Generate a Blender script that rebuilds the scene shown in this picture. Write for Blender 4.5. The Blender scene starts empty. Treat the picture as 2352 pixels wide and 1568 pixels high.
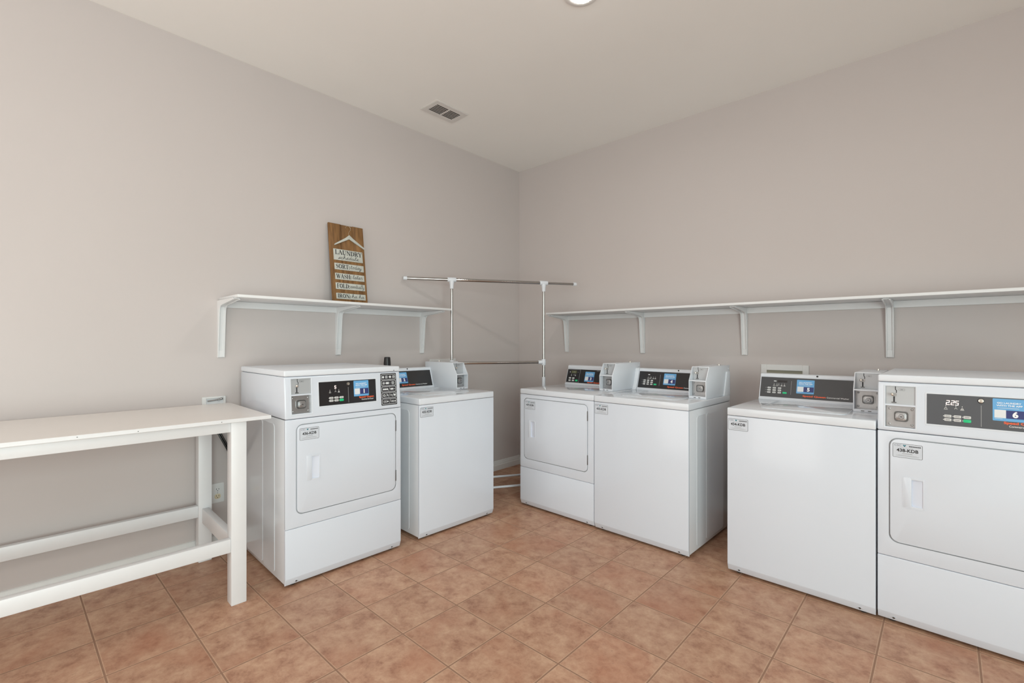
import bpy, bmesh, math, random
from mathutils import Vector, Matrix
random.seed(7)
SC = bpy.context.scene
COL = SC.collection
H = 3.038            # ceiling height
RX, RY = 5.4, -5.6   # far side wall and front wall of the room

# ------------------------------------------------------------------ materials
def lin(c):
    return tuple(((v/255.0)/12.92 if v/255.0 <= .04045 else ((v/255.0+.055)/1.055)**2.4) for v in c)

MATS = {}
def mat(name, rgb, rough=.5, metal=0., spec=.5, coat=0., emit=None, estr=0., noise=0., nscale=40., bump=0., bscale=200.):
    if name in MATS: return MATS[name]
    m = bpy.data.materials.new(name); m.use_nodes = True
    nt = m.node_tree; b = nt.nodes['Principled BSDF']
    b.inputs['Base Color'].default_value = (*rgb, 1)
    b.inputs['Roughness'].default_value = rough
    b.inputs['Metallic'].default_value = metal
    b.inputs['Specular IOR Level'].default_value = spec
    b.inputs['Coat Weight'].default_value = coat
    b.inputs['Coat Roughness'].default_value = .08
    if emit:
        b.inputs['Emission Color'].default_value = (*emit, 1); b.inputs['Emission Strength'].default_value = estr
    tc = nt.nodes.new('ShaderNodeTexCoord')
    if noise:
        n = nt.nodes.new('ShaderNodeTexNoise'); n.inputs['Scale'].default_value = nscale; n.inputs['Detail'].default_value = 4
        nt.links.new(tc.outputs['Object'], n.inputs['Vector'])
        mx = nt.nodes.new('ShaderNodeMix'); mx.data_type = 'RGBA'
        mx.inputs[6].default_value = (*[v*(1-noise) for v in rgb], 1)
        mx.inputs[7].default_value = (*[min(1, v*(1+noise)) for v in rgb], 1)
        nt.links.new(n.outputs['Fac'], mx.inputs[0]); nt.links.new(mx.outputs[2], b.inputs['Base Color'])
    if bump:
        n2 = nt.nodes.new('ShaderNodeTexNoise'); n2.inputs['Scale'].default_value = bscale; n2.inputs['Detail'].default_value = 3
        nt.links.new(tc.outputs['Object'], n2.inputs['Vector'])
        bp = nt.nodes.new('ShaderNodeBump'); bp.inputs['Strength'].default_value = bump; bp.inputs['Distance'].default_value = .002
        nt.links.new(n2.outputs['Fac'], bp.inputs['Height']); nt.links.new(bp.outputs['Normal'], b.inputs['Normal'])
    MATS[name] = m
    return m

WALL = mat('wall_paint', (.600, .546, .530), .75, spec=.25, noise=.025, nscale=1.6, bump=.06, bscale=160)
CEIL = mat('ceiling_paint', (.91, .89, .86), .85, spec=.2, noise=.02, nscale=2.2, bump=.08, bscale=120)
TRIM = mat('trim_paint', (.76, .755, .745), .4, noise=.03, nscale=9)
SHELFM = mat('shelf_paint', (.80, .80, .805), .4, noise=.02, nscale=7)
ENAMEL = mat('white_enamel', (.725, .770, .848), .2, spec=.5, coat=.25)
ENSIDE = mat('white_enamel_side_lifted', (.785, .81, .85), .16, spec=.5, coat=.5)  # same enamel as the front, lightened to offset shade on the sides
ENTOP = mat('white_enamel_top', (.765, .80, .855), .10, spec=.5, coat=.3)
ENTOPM = mat('white_enamel_satin_lifted', (.79, .825, .88), .38, spec=.4)  # rougher copy of the enamel, lightened because the dryer tops came out dim
PLASTIC = mat('white_plastic', (.755, .785, .835), .32)
SCOOP = mat('handle_scoop', (.74, .78, .88), .35)
GAP = mat('dark_gap', (.10, .10, .105), .8)
GROOVE = mat('door_groove_grey', (.46, .47, .49), .5)  # plain mid grey lining the groove around each door
DARK = mat('panel_black', (.022, .021, .023), .18, spec=.5)
DARKG = mat('panel_sheen_charcoal', (.06, .061, .066), .3, spec=.5)  # black panel greyed by a reflection painted into its colour
DARKB = mat('panel_sheen_blue_grey', (.098, .103, .115), .28, spec=.5)  # same black panel with a bluish reflection painted in
DARKM = mat('panel_sheen_dark_grey', (.03, .029, .03), .25, spec=.5)  # same black panel, a weaker reflection put into the colour
BLACK = mat('black_plastic', (.012, .012, .013), .35)
STEEL = mat('brushed_steel', (.40, .40, .405), .34, metal=.85, noise=.12, nscale=60)
STEELL = mat('pale_zinc_plate', (.50, .52, .54), .42, metal=.35)
CHROME = mat('chrome', (.44, .43, .415), .09, metal=1.)
KNOBM = mat('nickel', (.75, .72, .65), .2, metal=1.)
WTXT = mat('white_print', (.85, .85, .85), .5, emit=(1, 1, 1), estr=.12)  # faint glow added to print that is not lit
GTXT = mat('grey_print', (.32, .32, .33), .5)
BTXT = mat('black_print', (.03, .03, .035), .5)
BTN = mat('button_white', (.66, .66, .65), .45)
GRN = mat('button_green', (.01, .50, .20), .4, emit=(.0, .6, .22), estr=.1)  # slight green glow added to the button colour
ORNG = mat('logo_orange', (.83, .115, .035), .45, emit=(.9, .12, .03), estr=.12)  # logo print with a little added glow, not a lit sign
SKY = mat('sticker_blue', (.15, .43, .76), .4)
NAVY = mat('sticker_navy', (.035, .045, .18), .4)
STW = mat('sticker_white', (.80, .82, .84), .4)
LED = mat('led_digits', (.9, .75, .7), .5, emit=(1, .78, .70), estr=1.1)
LCD = mat('lcd_olive', (.115, .12, .055), .25)
LABW = mat('label_white', (.66, .70, .765), .35)
TEAL = mat('logo_teal', (.03, .22, .28), .4)
PURP = mat('logo_slate', (.2, .2, .27), .5)
TABLEM = mat('table_paint', (.80, .805, .82), .38, noise=.03, nscale=14, bump=.1, bscale=30)
TTOP = mat('tabletop_laminate', (.80, .755, .72), .26, noise=.02, nscale=6)
SCREWM = mat('screw_metal', (.16, .16, .16), .4, metal=.8)
RUBBER = mat('rubber', (.02, .02, .02), .8)
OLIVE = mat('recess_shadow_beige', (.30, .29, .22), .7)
IVORY = mat('ivory_plastic', (.70, .60, .42), .5)
VENTM = mat('vent_metal', (.72, .69, .665), .5)
VENTB = mat('vent_backing', (.16, .145, .135), .8)
LAMPM = mat('lamp_lens', (1, 1, 1), .5, emit=(1, .97, .92), estr=40.)
LAMPR = mat('lamp_trim', (.82, .81, .79), .5)
PLATE = mat('sign_whitewash', (.56, .57, .52), .6, noise=.16, nscale=60)
WIRE = mat('hook_wire', (.50, .40, .28), .4, metal=.7)

def wood_mat():
    m = bpy.data.materials.new('sign_wood'); m.use_nodes = True
    nt = m.node_tree; b = nt.nodes['Principled BSDF']; b.inputs['Roughness'].default_value = .6
    tc = nt.nodes.new('ShaderNodeTexCoord'); mp = nt.nodes.new('ShaderNodeMapping')
    mp.inputs['Scale'].default_value = (20, 26, 2.2)
    nt.links.new(tc.outputs['Object'], mp.inputs['Vector'])
    n = nt.nodes.new('ShaderNodeTexNoise'); n.inputs['Scale'].default_value = 1.4; n.inputs['Detail'].default_value = 6; n.inputs['Distortion'].default_value = .6
    nt.links.new(mp.outputs[0], n.inputs['Vector'])
    r = nt.nodes.new('ShaderNodeValToRGB')
    e = r.color_ramp.elements
    e[0].position = .28; e[0].color = (.13, .058, .016, 1)
    e[1].position = .72; e[1].color = (.33, .168, .058, 1)
    nt.links.new(n.outputs['Fac'], r.inputs['Fac']); nt.links.new(r.outputs['Color'], b.inputs['Base Color'])
    return m
WOOD = wood_mat()

def floor_mat():
    m = bpy.data.materials.new('terracotta_tile'); m.use_nodes = True
    nt = m.node_tree; N = nt.nodes; L = nt.links
    b = N['Principled BSDF']
    tc = N.new('ShaderNodeTexCoord'); sx = N.new('ShaderNodeSeparateXYZ'); L.new(tc.outputs['Object'], sx.inputs[0])
    P = .305
    def math_(op, a, bval=None):
        n = N.new('ShaderNodeMath'); n.operation = op
        if isinstance(a, (int, float)): n.inputs[0].default_value = a
        else: L.new(a, n.inputs[0])
        if bval is not None:
            if isinstance(bval, (int, float)): n.inputs[1].default_value = bval
            else: L.new(bval, n.inputs[1])
        return n.outputs[0]
    def axis(o, off):
        t = math_('DIVIDE', math_('ADD', o, -off), P)
        fr = math_('FRACT', t)
        d = math_('MULTIPLY', math_('MINIMUM', fr, math_('SUBTRACT', 1.0, fr)), P)
        return d, math_('FLOOR', t)
    dx, ix = axis(sx.outputs[0], 1.227 - 20*P); dy, iy = axis(sx.outputs[1], -2.172 - 30*P)
    d = math_('MINIMUM', dx, dy)
    # grout mask
    mr = N.new('ShaderNodeMapRange'); mr.inputs['From Min'].default_value = .0022; mr.inputs['From Max'].default_value = .0040
    L.new(d, mr.inputs['Value']); tile = mr.outputs[0]
    # per tile random
    cb = N.new('ShaderNodeCombineXYZ'); L.new(ix, cb.inputs[0]); L.new(iy, cb.inputs[1])
    wn = N.new('ShaderNodeTexWhiteNoise'); wn.noise_dimensions = '3D'; L.new(cb.outputs[0], wn.inputs['Vector'])
    va = N.new('ShaderNodeVectorMath'); va.operation = 'MULTIPLY_ADD'
    L.new(wn.outputs['Color'], va.inputs[0]); va.inputs[1].default_value = (9, 9, 9); L.new(tc.outputs['Object'], va.inputs[2])
    n1 = N.new('ShaderNodeTexNoise'); n1.inputs['Scale'].default_value = 13; n1.inputs['Detail'].default_value = 11; n1.inputs['Roughness'].default_value = .74; n1.inputs['Distortion'].default_value = .15
    L.new(va.outputs[0], n1.inputs['Vector'])
    r = N.new('ShaderNodeValToRGB'); e = r.color_ramp.elements
    e[0].position = .335; e[0].color = (*lin((152, 107, 84)), 1)
    e[1].position = .665; e[1].color = (*lin((203, 165, 137)), 1)
    mid = e.new(.48); mid.color = (*lin((183, 141, 115)), 1)
    L.new(n1.outputs['Fac'], r.inputs['Fac'])
    # reddish cloud patches
    n2 = N.new('ShaderNodeTexNoise'); n2.inputs['Scale'].default_value = 3.2; n2.inputs['Detail'].default_value = 5; n2.inputs['Distortion'].default_value = .3
    L.new(va.outputs[0], n2.inputs['Vector'])
    r2 = N.new('ShaderNodeMapRange'); r2.inputs['From Min'].default_value = .5; r2.inputs['From Max'].default_value = .75; r2.inputs['To Max'].default_value = .55
    L.new(n2.outputs['Fac'], r2.inputs['Value'])
    mx = N.new('ShaderNodeMix'); mx.data_type = 'RGBA'; mx.inputs[7].default_value = (*lin((172, 110, 82)), 1)
    L.new(r2.outputs[0], mx.inputs[0]); L.new(r.outputs['Color'], mx.inputs[6])
    # dark flecks
    n3 = N.new('ShaderNodeTexNoise'); n3.inputs['Scale'].default_value = 38; n3.inputs['Detail'].default_value = 5; n3.inputs['Roughness'].default_value = .7
    L.new(va.outputs[0], n3.inputs['Vector'])
    r3 = N.new('ShaderNodeMapRange'); r3.inputs['From Min'].default_value = .62; r3.inputs['From Max'].default_value = .72; r3.inputs['To Max'].default_value = .45
    L.new(n3.outputs['Fac'], r3.inputs['Value'])
    mx3 = N.new('ShaderNodeMix'); mx3.data_type = 'RGBA'; mx3.inputs[7].default_value = (*lin((132, 92, 72)), 1)
    L.new(r3.outputs[0], mx3.inputs[0]); L.new(mx.outputs[2], mx3.inputs[6])
    # tile brightness variation
    hv = N.new('ShaderNodeHueSaturation')
    vr = N.new('ShaderNodeMapRange'); vr.inputs['To Min'].default_value = .93; vr.inputs['To Max'].default_value = 1.06
    L.new(wn.outputs['Value'], vr.inputs['Value']); L.new(vr.outputs[0], hv.inputs['Value']); L.new(mx3.outputs[2], hv.inputs['Color'])
    # lighter edge next to grout
    ed = N.new('ShaderNodeMapRange'); ed.inputs['From Min'].default_value = .0042; ed.inputs['From Max'].default_value = .0068; ed.inputs['To Min'].default_value = .55; ed.inputs['To Max'].default_value = 0
    L.new(d, ed.inputs['Value'])
    mxe = N.new('ShaderNodeMix'); mxe.data_type = 'RGBA'; mxe.inputs[7].default_value = (*lin((212, 178, 150)), 1)
    L.new(ed.outputs[0], mxe.inputs[0]); L.new(hv.outputs['Color'], mxe.inputs[6])
    mg = N.new('ShaderNodeMix'); mg.data_type = 'RGBA'; mg.inputs[6].default_value = (*lin((152, 117, 96)), 1)
    L.new(tile, mg.inputs[0]); L.new(mxe.outputs[2], mg.inputs[7]); L.new(mg.outputs[2], b.inputs['Base Color'])
    rr_ = N.new('ShaderNodeMapRange'); rr_.inputs['To Min'].default_value = .85; rr_.inputs['To Max'].default_value = .42
    L.new(tile, rr_.inputs['Value']); L.new(rr_.outputs[0], b.inputs['Roughness'])
    b.inputs['Specular IOR Level'].default_value = .35
    hb = math_('ADD', math_('MULTIPLY', tile, 1.0), math_('MULTIPLY', n1.outputs['Fac'], .35))
    bp = N.new('ShaderNodeBump'); bp.inputs['Strength'].default_value = .5; bp.inputs['Distance'].default_value = .0025
    L.new(hb, bp.inputs['Height']); L.new(bp.outputs['Normal'], b.inputs['Normal'])
    return m
FLOORM = floor_mat()

# ------------------------------------------------------------------ mesh builder
class Fr:
    """a drawing plane: a to the right, b up, c out of the face"""
    def __init__(s, o, right, up):
        s.o = Vector(o); s.r = Vector(right).normalized(); s.u = Vector(up).normalized(); s.n = s.r.cross(s.u)
    def p(s, a, b, c=0): return s.o + s.r*a + s.u*b + s.n*c
    def m(s): return Matrix((( s.r.x, s.u.x, s.n.x, s.o.x), (s.r.y, s.u.y, s.n.y, s.o.y), (s.r.z, s.u.z, s.n.z, s.o.z), (0, 0, 0, 1)))

_txt = {}
def text_mesh(s, bold=0., shear=0.):
    key = (s, bold, shear)
    if key not in _txt:
        cu = bpy.data.curves.new('t', 'FONT'); cu.body = s; cu.size = 1; cu.offset = bold; cu.shear = shear; cu.resolution_u = 4; cu.fill_mode = 'FRONT'
        ob = bpy.data.objects.new('t', cu); COL.objects.link(ob)
        bpy.context.view_layer.update()
        me = bpy.data.meshes.new_from_object(ob.evaluated_get(bpy.context.evaluated_depsgraph_get()))
        bpy.data.objects.remove(ob); bpy.data.curves.remove(cu)
        xs = [v.co.x for v in me.vertices]; ys = [v.co.y for v in me.vertices]
        _txt[key] = (me, min(xs), max(xs), min(ys), max(ys))
    return _txt[key]

class MB:
    def __init__(s): s.bm = bmesh.new(); s.mats = []
    def mi(s, m):
        if m not in s.mats: s.mats.append(m)
        return s.mats.index(m)
    def _merge(s, t, m, bev=0, seg=2, edges=None, smooth=True):
        if bev:
            es = edges(t) if edges else t.edges[:]
            bmesh.ops.bevel(t, geom=es, offset=bev, segments=seg, profile=.5, affect='EDGES', clamp_overlap=True)
        i = s.mi(m)
        for f in t.faces: f.material_index = i; f.smooth = smooth
        bmesh.ops.recalc_face_normals(t, faces=t.faces[:])
        me = bpy.data.meshes.new('tmp'); t.to_mesh(me); t.free(); s.bm.from_mesh(me); bpy.data.meshes.remove(me)
        return s
    def box(s, x0, y0, z0, x1, y1, z1, m, bev=0, seg=2, edges=None, M=None):
        t = bmesh.new(); bmesh.ops.create_cube(t, size=1)
        for v in t.verts: v.co = Vector(((x0+x1)/2+v.co.x*(x1-x0), (y0+y1)/2+v.co.y*(y1-y0), (z0+z1)/2+v.co.z*(z1-z0)))
        if M: bmesh.ops.transform(t, matrix=M, verts=t.verts)
        return s._merge(t, m, bev, seg, edges)
    def prism(s, pts, vec, m, bev=0, seg=2):
        t = bmesh.new(); vs = [t.verts.new(p) for p in pts]; f = t.faces.new(vs)
        r = bmesh.ops.extrude_face_region(t, geom=[f])
        for e in r['geom']:
            if isinstance(e, bmesh.types.BMVert): e.co += Vector(vec)
        return s._merge(t, m, bev, seg)
    def rr(s, F, a0, b0, a1, b1, r, c0, c1, m, bev=0, n=5, seg=2):
        r = max(1e-5, min(r, abs(a1-a0)/2-1e-6, abs(b1-b0)/2-1e-6)); pts = []
        for cx_, cy_, st in ((a1-r, b1-r, 0), (a0+r, b1-r, 90), (a0+r, b0+r, 180), (a1-r, b0+r, 270)):
            for k in range(n+1):
                t = math.radians(st+90*k/n); pts.append((cx_+r*math.cos(t), cy_+r*math.sin(t)))
        t = bmesh.new(); lo = [t.verts.new(F.p(x, y, c0)) for x, y in pts]; hi = [t.verts.new(F.p(x, y, c1)) for x, y in pts]
        t.faces.new(lo[::-1]); top = t.faces.new(hi); k = len(pts)
        for i in range(k): t.faces.new((lo[i], lo[(i+1) % k], hi[(i+1) % k], hi[i]))
        ed = list(top.edges)
        return s._merge(t, m, bev, seg, (lambda q: ed) if bev else None)
    def ring(s, F, a0, b0, a1, b1, r, w, c0, c1, m, n=5):
        """rounded rectangular ring, w wide"""
        def loop(d):
            rr_ = max(1e-4, r-d); out = []
            for cx_, cy_, st in ((a1-d-rr_, b1-d-rr_, 0), (a0+d+rr_, b1-d-rr_, 90), (a0+d+rr_, b0+d+rr_, 180), (a1-d-rr_, b0+d+rr_, 270)):
                for k in range(n+1):
                    t = math.radians(st+90*k/n); out.append((cx_+rr_*math.cos(t), cy_+rr_*math.sin(t)))
            return out
        t = bmesh.new(); A = loop(0); B = loop(w); k = len(A)
        a = [[t.verts.new(F.p(x, y, c)) for x, y in L_] for L_, c in ((A, c0), (A, c1), (B, c1), (B, c0))]
        for i in range(k):
            j = (i+1) % k
            for q in range(4): t.faces.new((a[q][i], a[q][j], a[(q+1) % 4][j], a[(q+1) % 4][i]))
        return s._merge(t, m, smooth=False)
    def tube(s, pts, r, m, n=12, cap=True):
        pts = [Vector(p) for p in pts]; t = bmesh.new(); rings = []
        for i, p in enumerate(pts):
            d = (pts[min(i+1, len(pts)-1)]-pts[max(i-1, 0)]).normalized()
            x = d.orthogonal().normalized() if i == 0 else (px_-d*px_.dot(d)).normalized()
            px_ = x; y = d.cross(x); rad = r[i] if isinstance(r, (list, tuple)) else r
            rings.append([t.verts.new(p+x*rad*math.cos(2*math.pi*k/n)+y*rad*math.sin(2*math.pi*k/n)) for k in range(n)])
        for a, b in zip(rings, rings[1:]):
            for k in range(n): t.faces.new((a[k], a[(k+1) % n], b[(k+1) % n], b[k]))
        if cap: t.faces.new(rings[0][::-1]); t.faces.new(rings[-1])
        return s._merge(t, m)
    def cyl(s, p, axis, prof, m, n=24):
        """lathe: prof = [(h, r), ...] along axis from p"""
        axis = Vector(axis).normalized(); x = axis.orthogonal().normalized(); y = axis.cross(x); p = Vector(p)
        t = bmesh.new(); rings = []
        for h, r in prof:
            rings.append([t.verts.new(p+axis*h+(x*math.cos(2*math.pi*k/n)+y*math.sin(2*math.pi*k/n))*max(r, 1e-5)) for k in range(n)])
        for a, b in zip(rings, rings[1:]):
            for k in range(n): t.faces.new((a[k], a[(k+1) % n], b[(k+1) % n], b[k]))
        t.faces.new(rings[0][::-1]); t.faces.new(rings[-1])
        return s._merge(t, m)
    def ball(s, p, r, m):
        t = bmesh.new(); bmesh.ops.create_uvsphere(t, u_segments=14, v_segments=9, radius=r)
        bmesh.ops.translate(t, vec=Vector(p), verts=t.verts); return s._merge(t, m)
    def text(s, F, st, a, b, h, m, c=.0008, w=None, align='l', bold=0., shear=0.):
        """lettering of cap height h with baseline b, squeezed to width w"""
        me, x0, x1, y0, y1 = text_mesh(st, bold, shear)
        cap = .70; sy = h/cap; sx = sy if w is None else w/(x1-x0)
        W_ = (x1-x0)*sx; a0 = a-(W_/2 if align == 'c' else 0)
        t = bmesh.new(); t.from_mesh(me)
        for v in t.verts: v.co = F.p(a0+(v.co.x-x0)*sx, b+v.co.y*sy, c)
        i = s.mi(m)
        for f in t.faces: f.material_index = i
        q = bpy.data.meshes.new('tmp'); t.to_mesh(q); t.free(); s.bm.from_mesh(q); bpy.data.meshes.remove(q)
        return s
    def stroke(s, F, pts, w, m, c=.0008):
        """flat pen stroke"""
        for (x0, y0), (x1, y1) in zip(pts, pts[1:]):
            d = Vector((x1-x0, y1-y0)); L = d.length
            if L < 1e-9: continue
            d /= L; q = Vector((-d.y, d.x))*w/2; e = d*w*.3
            P_ = [Vector((x0, y0))-e+q, Vector((x0, y0))-e-q, Vector((x1, y1))+e-q, Vector((x1, y1))+e+q]
            f = s.bm.faces.new([s.bm.verts.new(F.p(v.x, v.y, c)) for v in P_]); f.material_index = s.mi(m)
        return s
    def bar(s, F, a0, b0, a1, b1, m, c=.0008):
        f = s.bm.faces.new([s.bm.verts.new(F.p(x, y, c)) for x, y in ((a0, b0), (a1, b0), (a1, b1), (a0, b1))]); f.material_index = s.mi(m); return s
    def build(s, name, parent=None, sharp=35):
        me = bpy.data.meshes.new(name); s.bm.to_mesh(me); s.bm.free()
        for m in s.mats: me.materials.append(m)
        me.set_sharp_from_angle(angle=math.radians(sharp))
        ob = bpy.data.objects.new(name, me); COL.objects.link(ob)
        if parent: ob.parent = parent
        return ob

def cut(ob, mb):
    """carve the shapes in mb out of ob"""
    par = ob.parent; ob.parent = None
    c = mb.build('cutter'); bpy.context.view_layer.update()
    for m in list(c.data.materials):
        if m.name not in [x.name for x in ob.data.materials]: ob.data.materials.append(m)
    md = ob.modifiers.new('b', 'BOOLEAN'); md.operation = 'DIFFERENCE'; md.solver = 'EXACT'; md.object = c
    try: md.material_mode = 'TRANSFER'
    except Exception: pass
    me = bpy.data.meshes.new_from_object(ob.evaluated_get(bpy.context.evaluated_depsgraph_get()))
    ob.modifiers.clear(); old = ob.data; ob.data = me; bpy.data.meshes.remove(old); me.name = ob.name
    bpy.data.objects.remove(c)
    me.set_sharp_from_angle(angle=math.radians(35))
    ob.parent = par
    return ob

def thing(name, label, cat, loc=(0, 0, 0), rz=0, group=None):
    o = bpy.data.objects.new(name, None); COL.objects.link(o); o.empty_display_size = .1
    o.location = loc; o.rotation_euler = (0, 0, rz); o['label'] = label; o['category'] = cat
    if group: o['group'] = group
    return o
def tag(o, label, cat, group=None):
    o['label'] = label; o['category'] = cat
    if group: o['group'] = group
    return o
def struct(o): o['kind'] = 'structure'; return o

# ------------------------------------------------------------------ room shell
def slab(name, x0, y0, z0, x1, y1, z1, m): return struct(MB().box(x0, y0, z0, x1, y1, z1, m).build(name))
slab('floor', -.12, RY-.12, -.1, RX+.12, .12, 0, FLOORM)
slab('ceiling', -.12, RY-.12, H, RX+.12, .12, H+.1, CEIL)
slab('wall_left', -.12, RY-.12, 0, 0, .12, H, WALL)
slab('wall_back', 0, 0, 0, RX, .12, H, WALL)
slab('wall_right', RX, RY-.12, 0, RX+.12, .12, H, WALL)
slab('wall_front', 0, RY-.12, 0, RX, RY, H, WALL)
def baseboard(name, p0, p1, nrm):
    p0 = Vector(p0); p1 = Vector(p1); n = Vector(nrm)
    prof = [(0, 0), (.015, 0), (.015, .050), (.012, .056), (.012, .066), (.007, .080), (.006, .090), (0, .093)]
    mb = MB(); mb.prism([p0+n*a+Vector((0, 0, b)) for a, b in prof], p1-p0, TRIM)
    return struct(mb.build(name, sharp=25))
baseboard('baseboard_left', (0, RY, 0), (0, -.0, 0), (1, 0, 0))
baseboard('baseboard_back', (.015, 0, 0), (RX, 0, 0), (0, -1, 0))

# ------------------------------------------------------------------ shelves
def bracket(parent, F, zt, depth):
    """moulded L bracket in plane F (a along the wall, c out from the wall, b up); zt = underside of the board"""
    mb = MB(); w = .019; zb = 1.172
    def P(a, c, z): return F.p(a, z, c)
    # back strip, arm strip
    mb.prism([P(-w, 0, zb), P(w, 0, zb), P(w, .004, zb), P(-w, .004, zb)], (0, 0, zt-zb), SHELFM, .001, 1)
    mb.prism([P(-w, 0, zt-.005), P(w, 0, zt-.005), P(w, 0, zt), P(-w, 0, zt)], F.n*depth, SHELFM, .001, 1)
    # two side flanges that deepen to the corner with a rounded inner bend
    prof = [(0, zb), (.012, zb), (.034, zt-.085), (.041, zt-.052), (.058, zt-.036), (.09, zt-.030), (depth, zt-.010), (depth, zt), (0, zt)]
    for a in (-w-.0008, w-.0067):
        mb.prism([P(a, c, z) for c, z in prof], F.r*.0075, SHELFM, .0015, 1)
    # middle web, lower than the flanges
    prof2 = [(0, zb+.03), (.006, zb+.03), (.024, zt-.085), (.034, zt-.04), (.07, zt-.022), (depth-.01, zt-.006), (depth-.01, zt), (0, zt)]
    mb.prism([P(-w+.003, c, z) for c, z in prof2], F.r*(2*w-.006), SHELFM)
    mb.prism([P(-w+.002, 0, zb), P(w-.002, 0, zb), P(w-.002, .011, zb+.001), P(-w+.002, .011, zb+.001)], (0, 0, .045), SHELFM, .002, 1)
    return mb.build('bracket', parent)

def shelf(label, F, a0, a1, zt, depth, thick, brk, cleat0, cleat1):
    t = thing('wall_shelf', label, 'shelf', F.p(a0, zt-thick, 0)); t['group'] = 'white shelves on wall brackets'
    off = Vector(t.location)
    def mk(mb, n):
        o = mb.build(n, t); o.matrix_parent_inverse = Matrix.Translation(-off); return o
    zu = zt-thick
    mb = MB(); mb.prism([F.p(a0, zu, 0.001), F.p(a1, zu, 0.001), F.p(a1, zt, 0.001), F.p(a0, zt, 0.001)], F.n*(depth-.001), SHELFM, .002, 2); mk(mb, 'shelf_board')
    mb = MB(); mb.prism([F.p(cleat0, zu-.042, 0), F.p(cleat1, zu-.042, 0), F.p(cleat1, zu-.0005, 0), F.p(cleat0, zu-.0005, 0)], F.n*.018, SHELFM, .0015, 1); mk(mb, 'cleat')
    for a in brk:
        o = bracket(t, Fr(F.p(a, 0, 0), F.r, F.u), zu-.0005, depth*.86); o.matrix_parent_inverse = Matrix.Translation(-off)
    return t
FL = Fr((0, 0, 0), (0, 1, 0), (0, 0, 1))     # left wall, a = y
FB = Fr((0, 0, 0), (1, 0, 0), (0, 0, 1))     # back wall, a = x
shelf('short white wall shelf with three brackets, holding the wooden laundry sign', FL, -2.758, -1.203, 1.536, .338, .0165, (-2.748, -1.992, -1.245), -2.742, -1.262)
shelf('long white wall shelf, bare, above the four machines along the right wall', FB, .606, 3.95, 1.5305, .318, .0165, (.6145, 1.395, 2.194, 3.016, 3.80), .63, 3.94)

# ------------------------------------------------------------------ machines
def local_frame(w, d0, slope, z0):
    """plane on a machine face; a = u from the left edge, b = height above z0 measured on the plane"""
    return Fr((-w/2, d0, z0), (1, 0, 0), (0, slope, 1))

def foot(root, x, y):
    MB().cyl((x, y, 0), (0, 0, 1), [(0, .018), (.006, .019), (.008, .012), (.024, .008)], RUBBER, 14).build('foot', root)

def side_ribs(mb, w, dA, dB, dC, z0, z1):
    for sx in (-1, 1):
        F = Fr((sx*w/2, 0, 0), (0, -sx, 0) if sx < 0 else (0, 1, 0), (0, 0, 1))
        if sx < 0: F = Fr((-w/2, 0, 0), (0, -1, 0), (0, 0, 1))
        for a, b in ((dA, dB-.004), (dB+.004, dC)):
            lo, hi = (-b, -a) if sx < 0 else (a, b)
            mb.rr(F, lo, z0, hi, z1, .02, -.002, .0013, ENSIDE, .0013, seg=1)

def front_skirt(w, z0, z1, mname=ENAMEL, toe=True):
    """front sheet: rounded edges, bottom lip kicked inward"""
    mb = MB(); x = w/2-.0008
    prof = [(0, z1), (.018, z1), (.018, .013), (.0125, .013), (0, .048)] if toe else [(0, z1), (.018, z1), (.018, z0), (0, z0)]
    mb.prism([(-x, d, z) for d, z in prof], (2*x, 0, 0), mname, .0035, 3)
    return mb

def toe_screws(root, us, w):
    for u in us:
        x = u-w/2
        mb = MB()
        mb.prism([(x-.017, .0095, .0215), (x+.017, .0095, .0215), (x+.006, .0045, .032), (x-.006, .0045, .032)], (0, .004, -.002), ENAMEL, .001, 1)
        mb.cyl((x, .0085, .0262), (0, -1, -.35), [(0, .0048), (.003, .0044), (.0036, .002)], SCREWM, 10)
        mb.build('screw', root)

def id_label(root, parent, F, a, b, code):
    mb = MB(); w, h = .1015, .0625
    mb.rr(F, a, b, a+w, b+h, .005, 0, .0006, BTXT)
    mb.rr(F, a+.0013, b+.0013, a+w-.0013, b+h-.0013, .004, 0, .0009, LABW)
    c = .0013
    mb.text(F, 'CSC', a+.006, b+.0505, .0075, PURP, c, w=.024)
    mb.stroke(F, [(a+.0375, b+.0565), (a+.041, b+.0515)], .004, TEAL, c); mb.stroke(F, [(a+.041, b+.0515), (a+.0445, b+.0565)], .004, TEAL, c)
    for k in range(12):
        x = a+.056+k*.0034; mb.bar(F, x, b+.0505, x+.0026, b+.055, BTXT, c)
    mb.text(F, code, a+w/2, b+.0265, .0135, BTXT, c, w=.074, align='c', bold=.03)
    mb.bar(F, a+.024, b+.0445, a+.070, b+.0452, GTXT, c)
    mb.bar(F, a+.033, b+.0180, a+.068, b+.0198, GTXT, c)
    mb.bar(F, a+.012, b+.0085, a+.090, b+.0095, GTXT, c); mb.bar(F, a+.020, b+.0115, a+.082, b+.0122, GTXT, c)
    return mb.build('id_label', parent)

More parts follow.
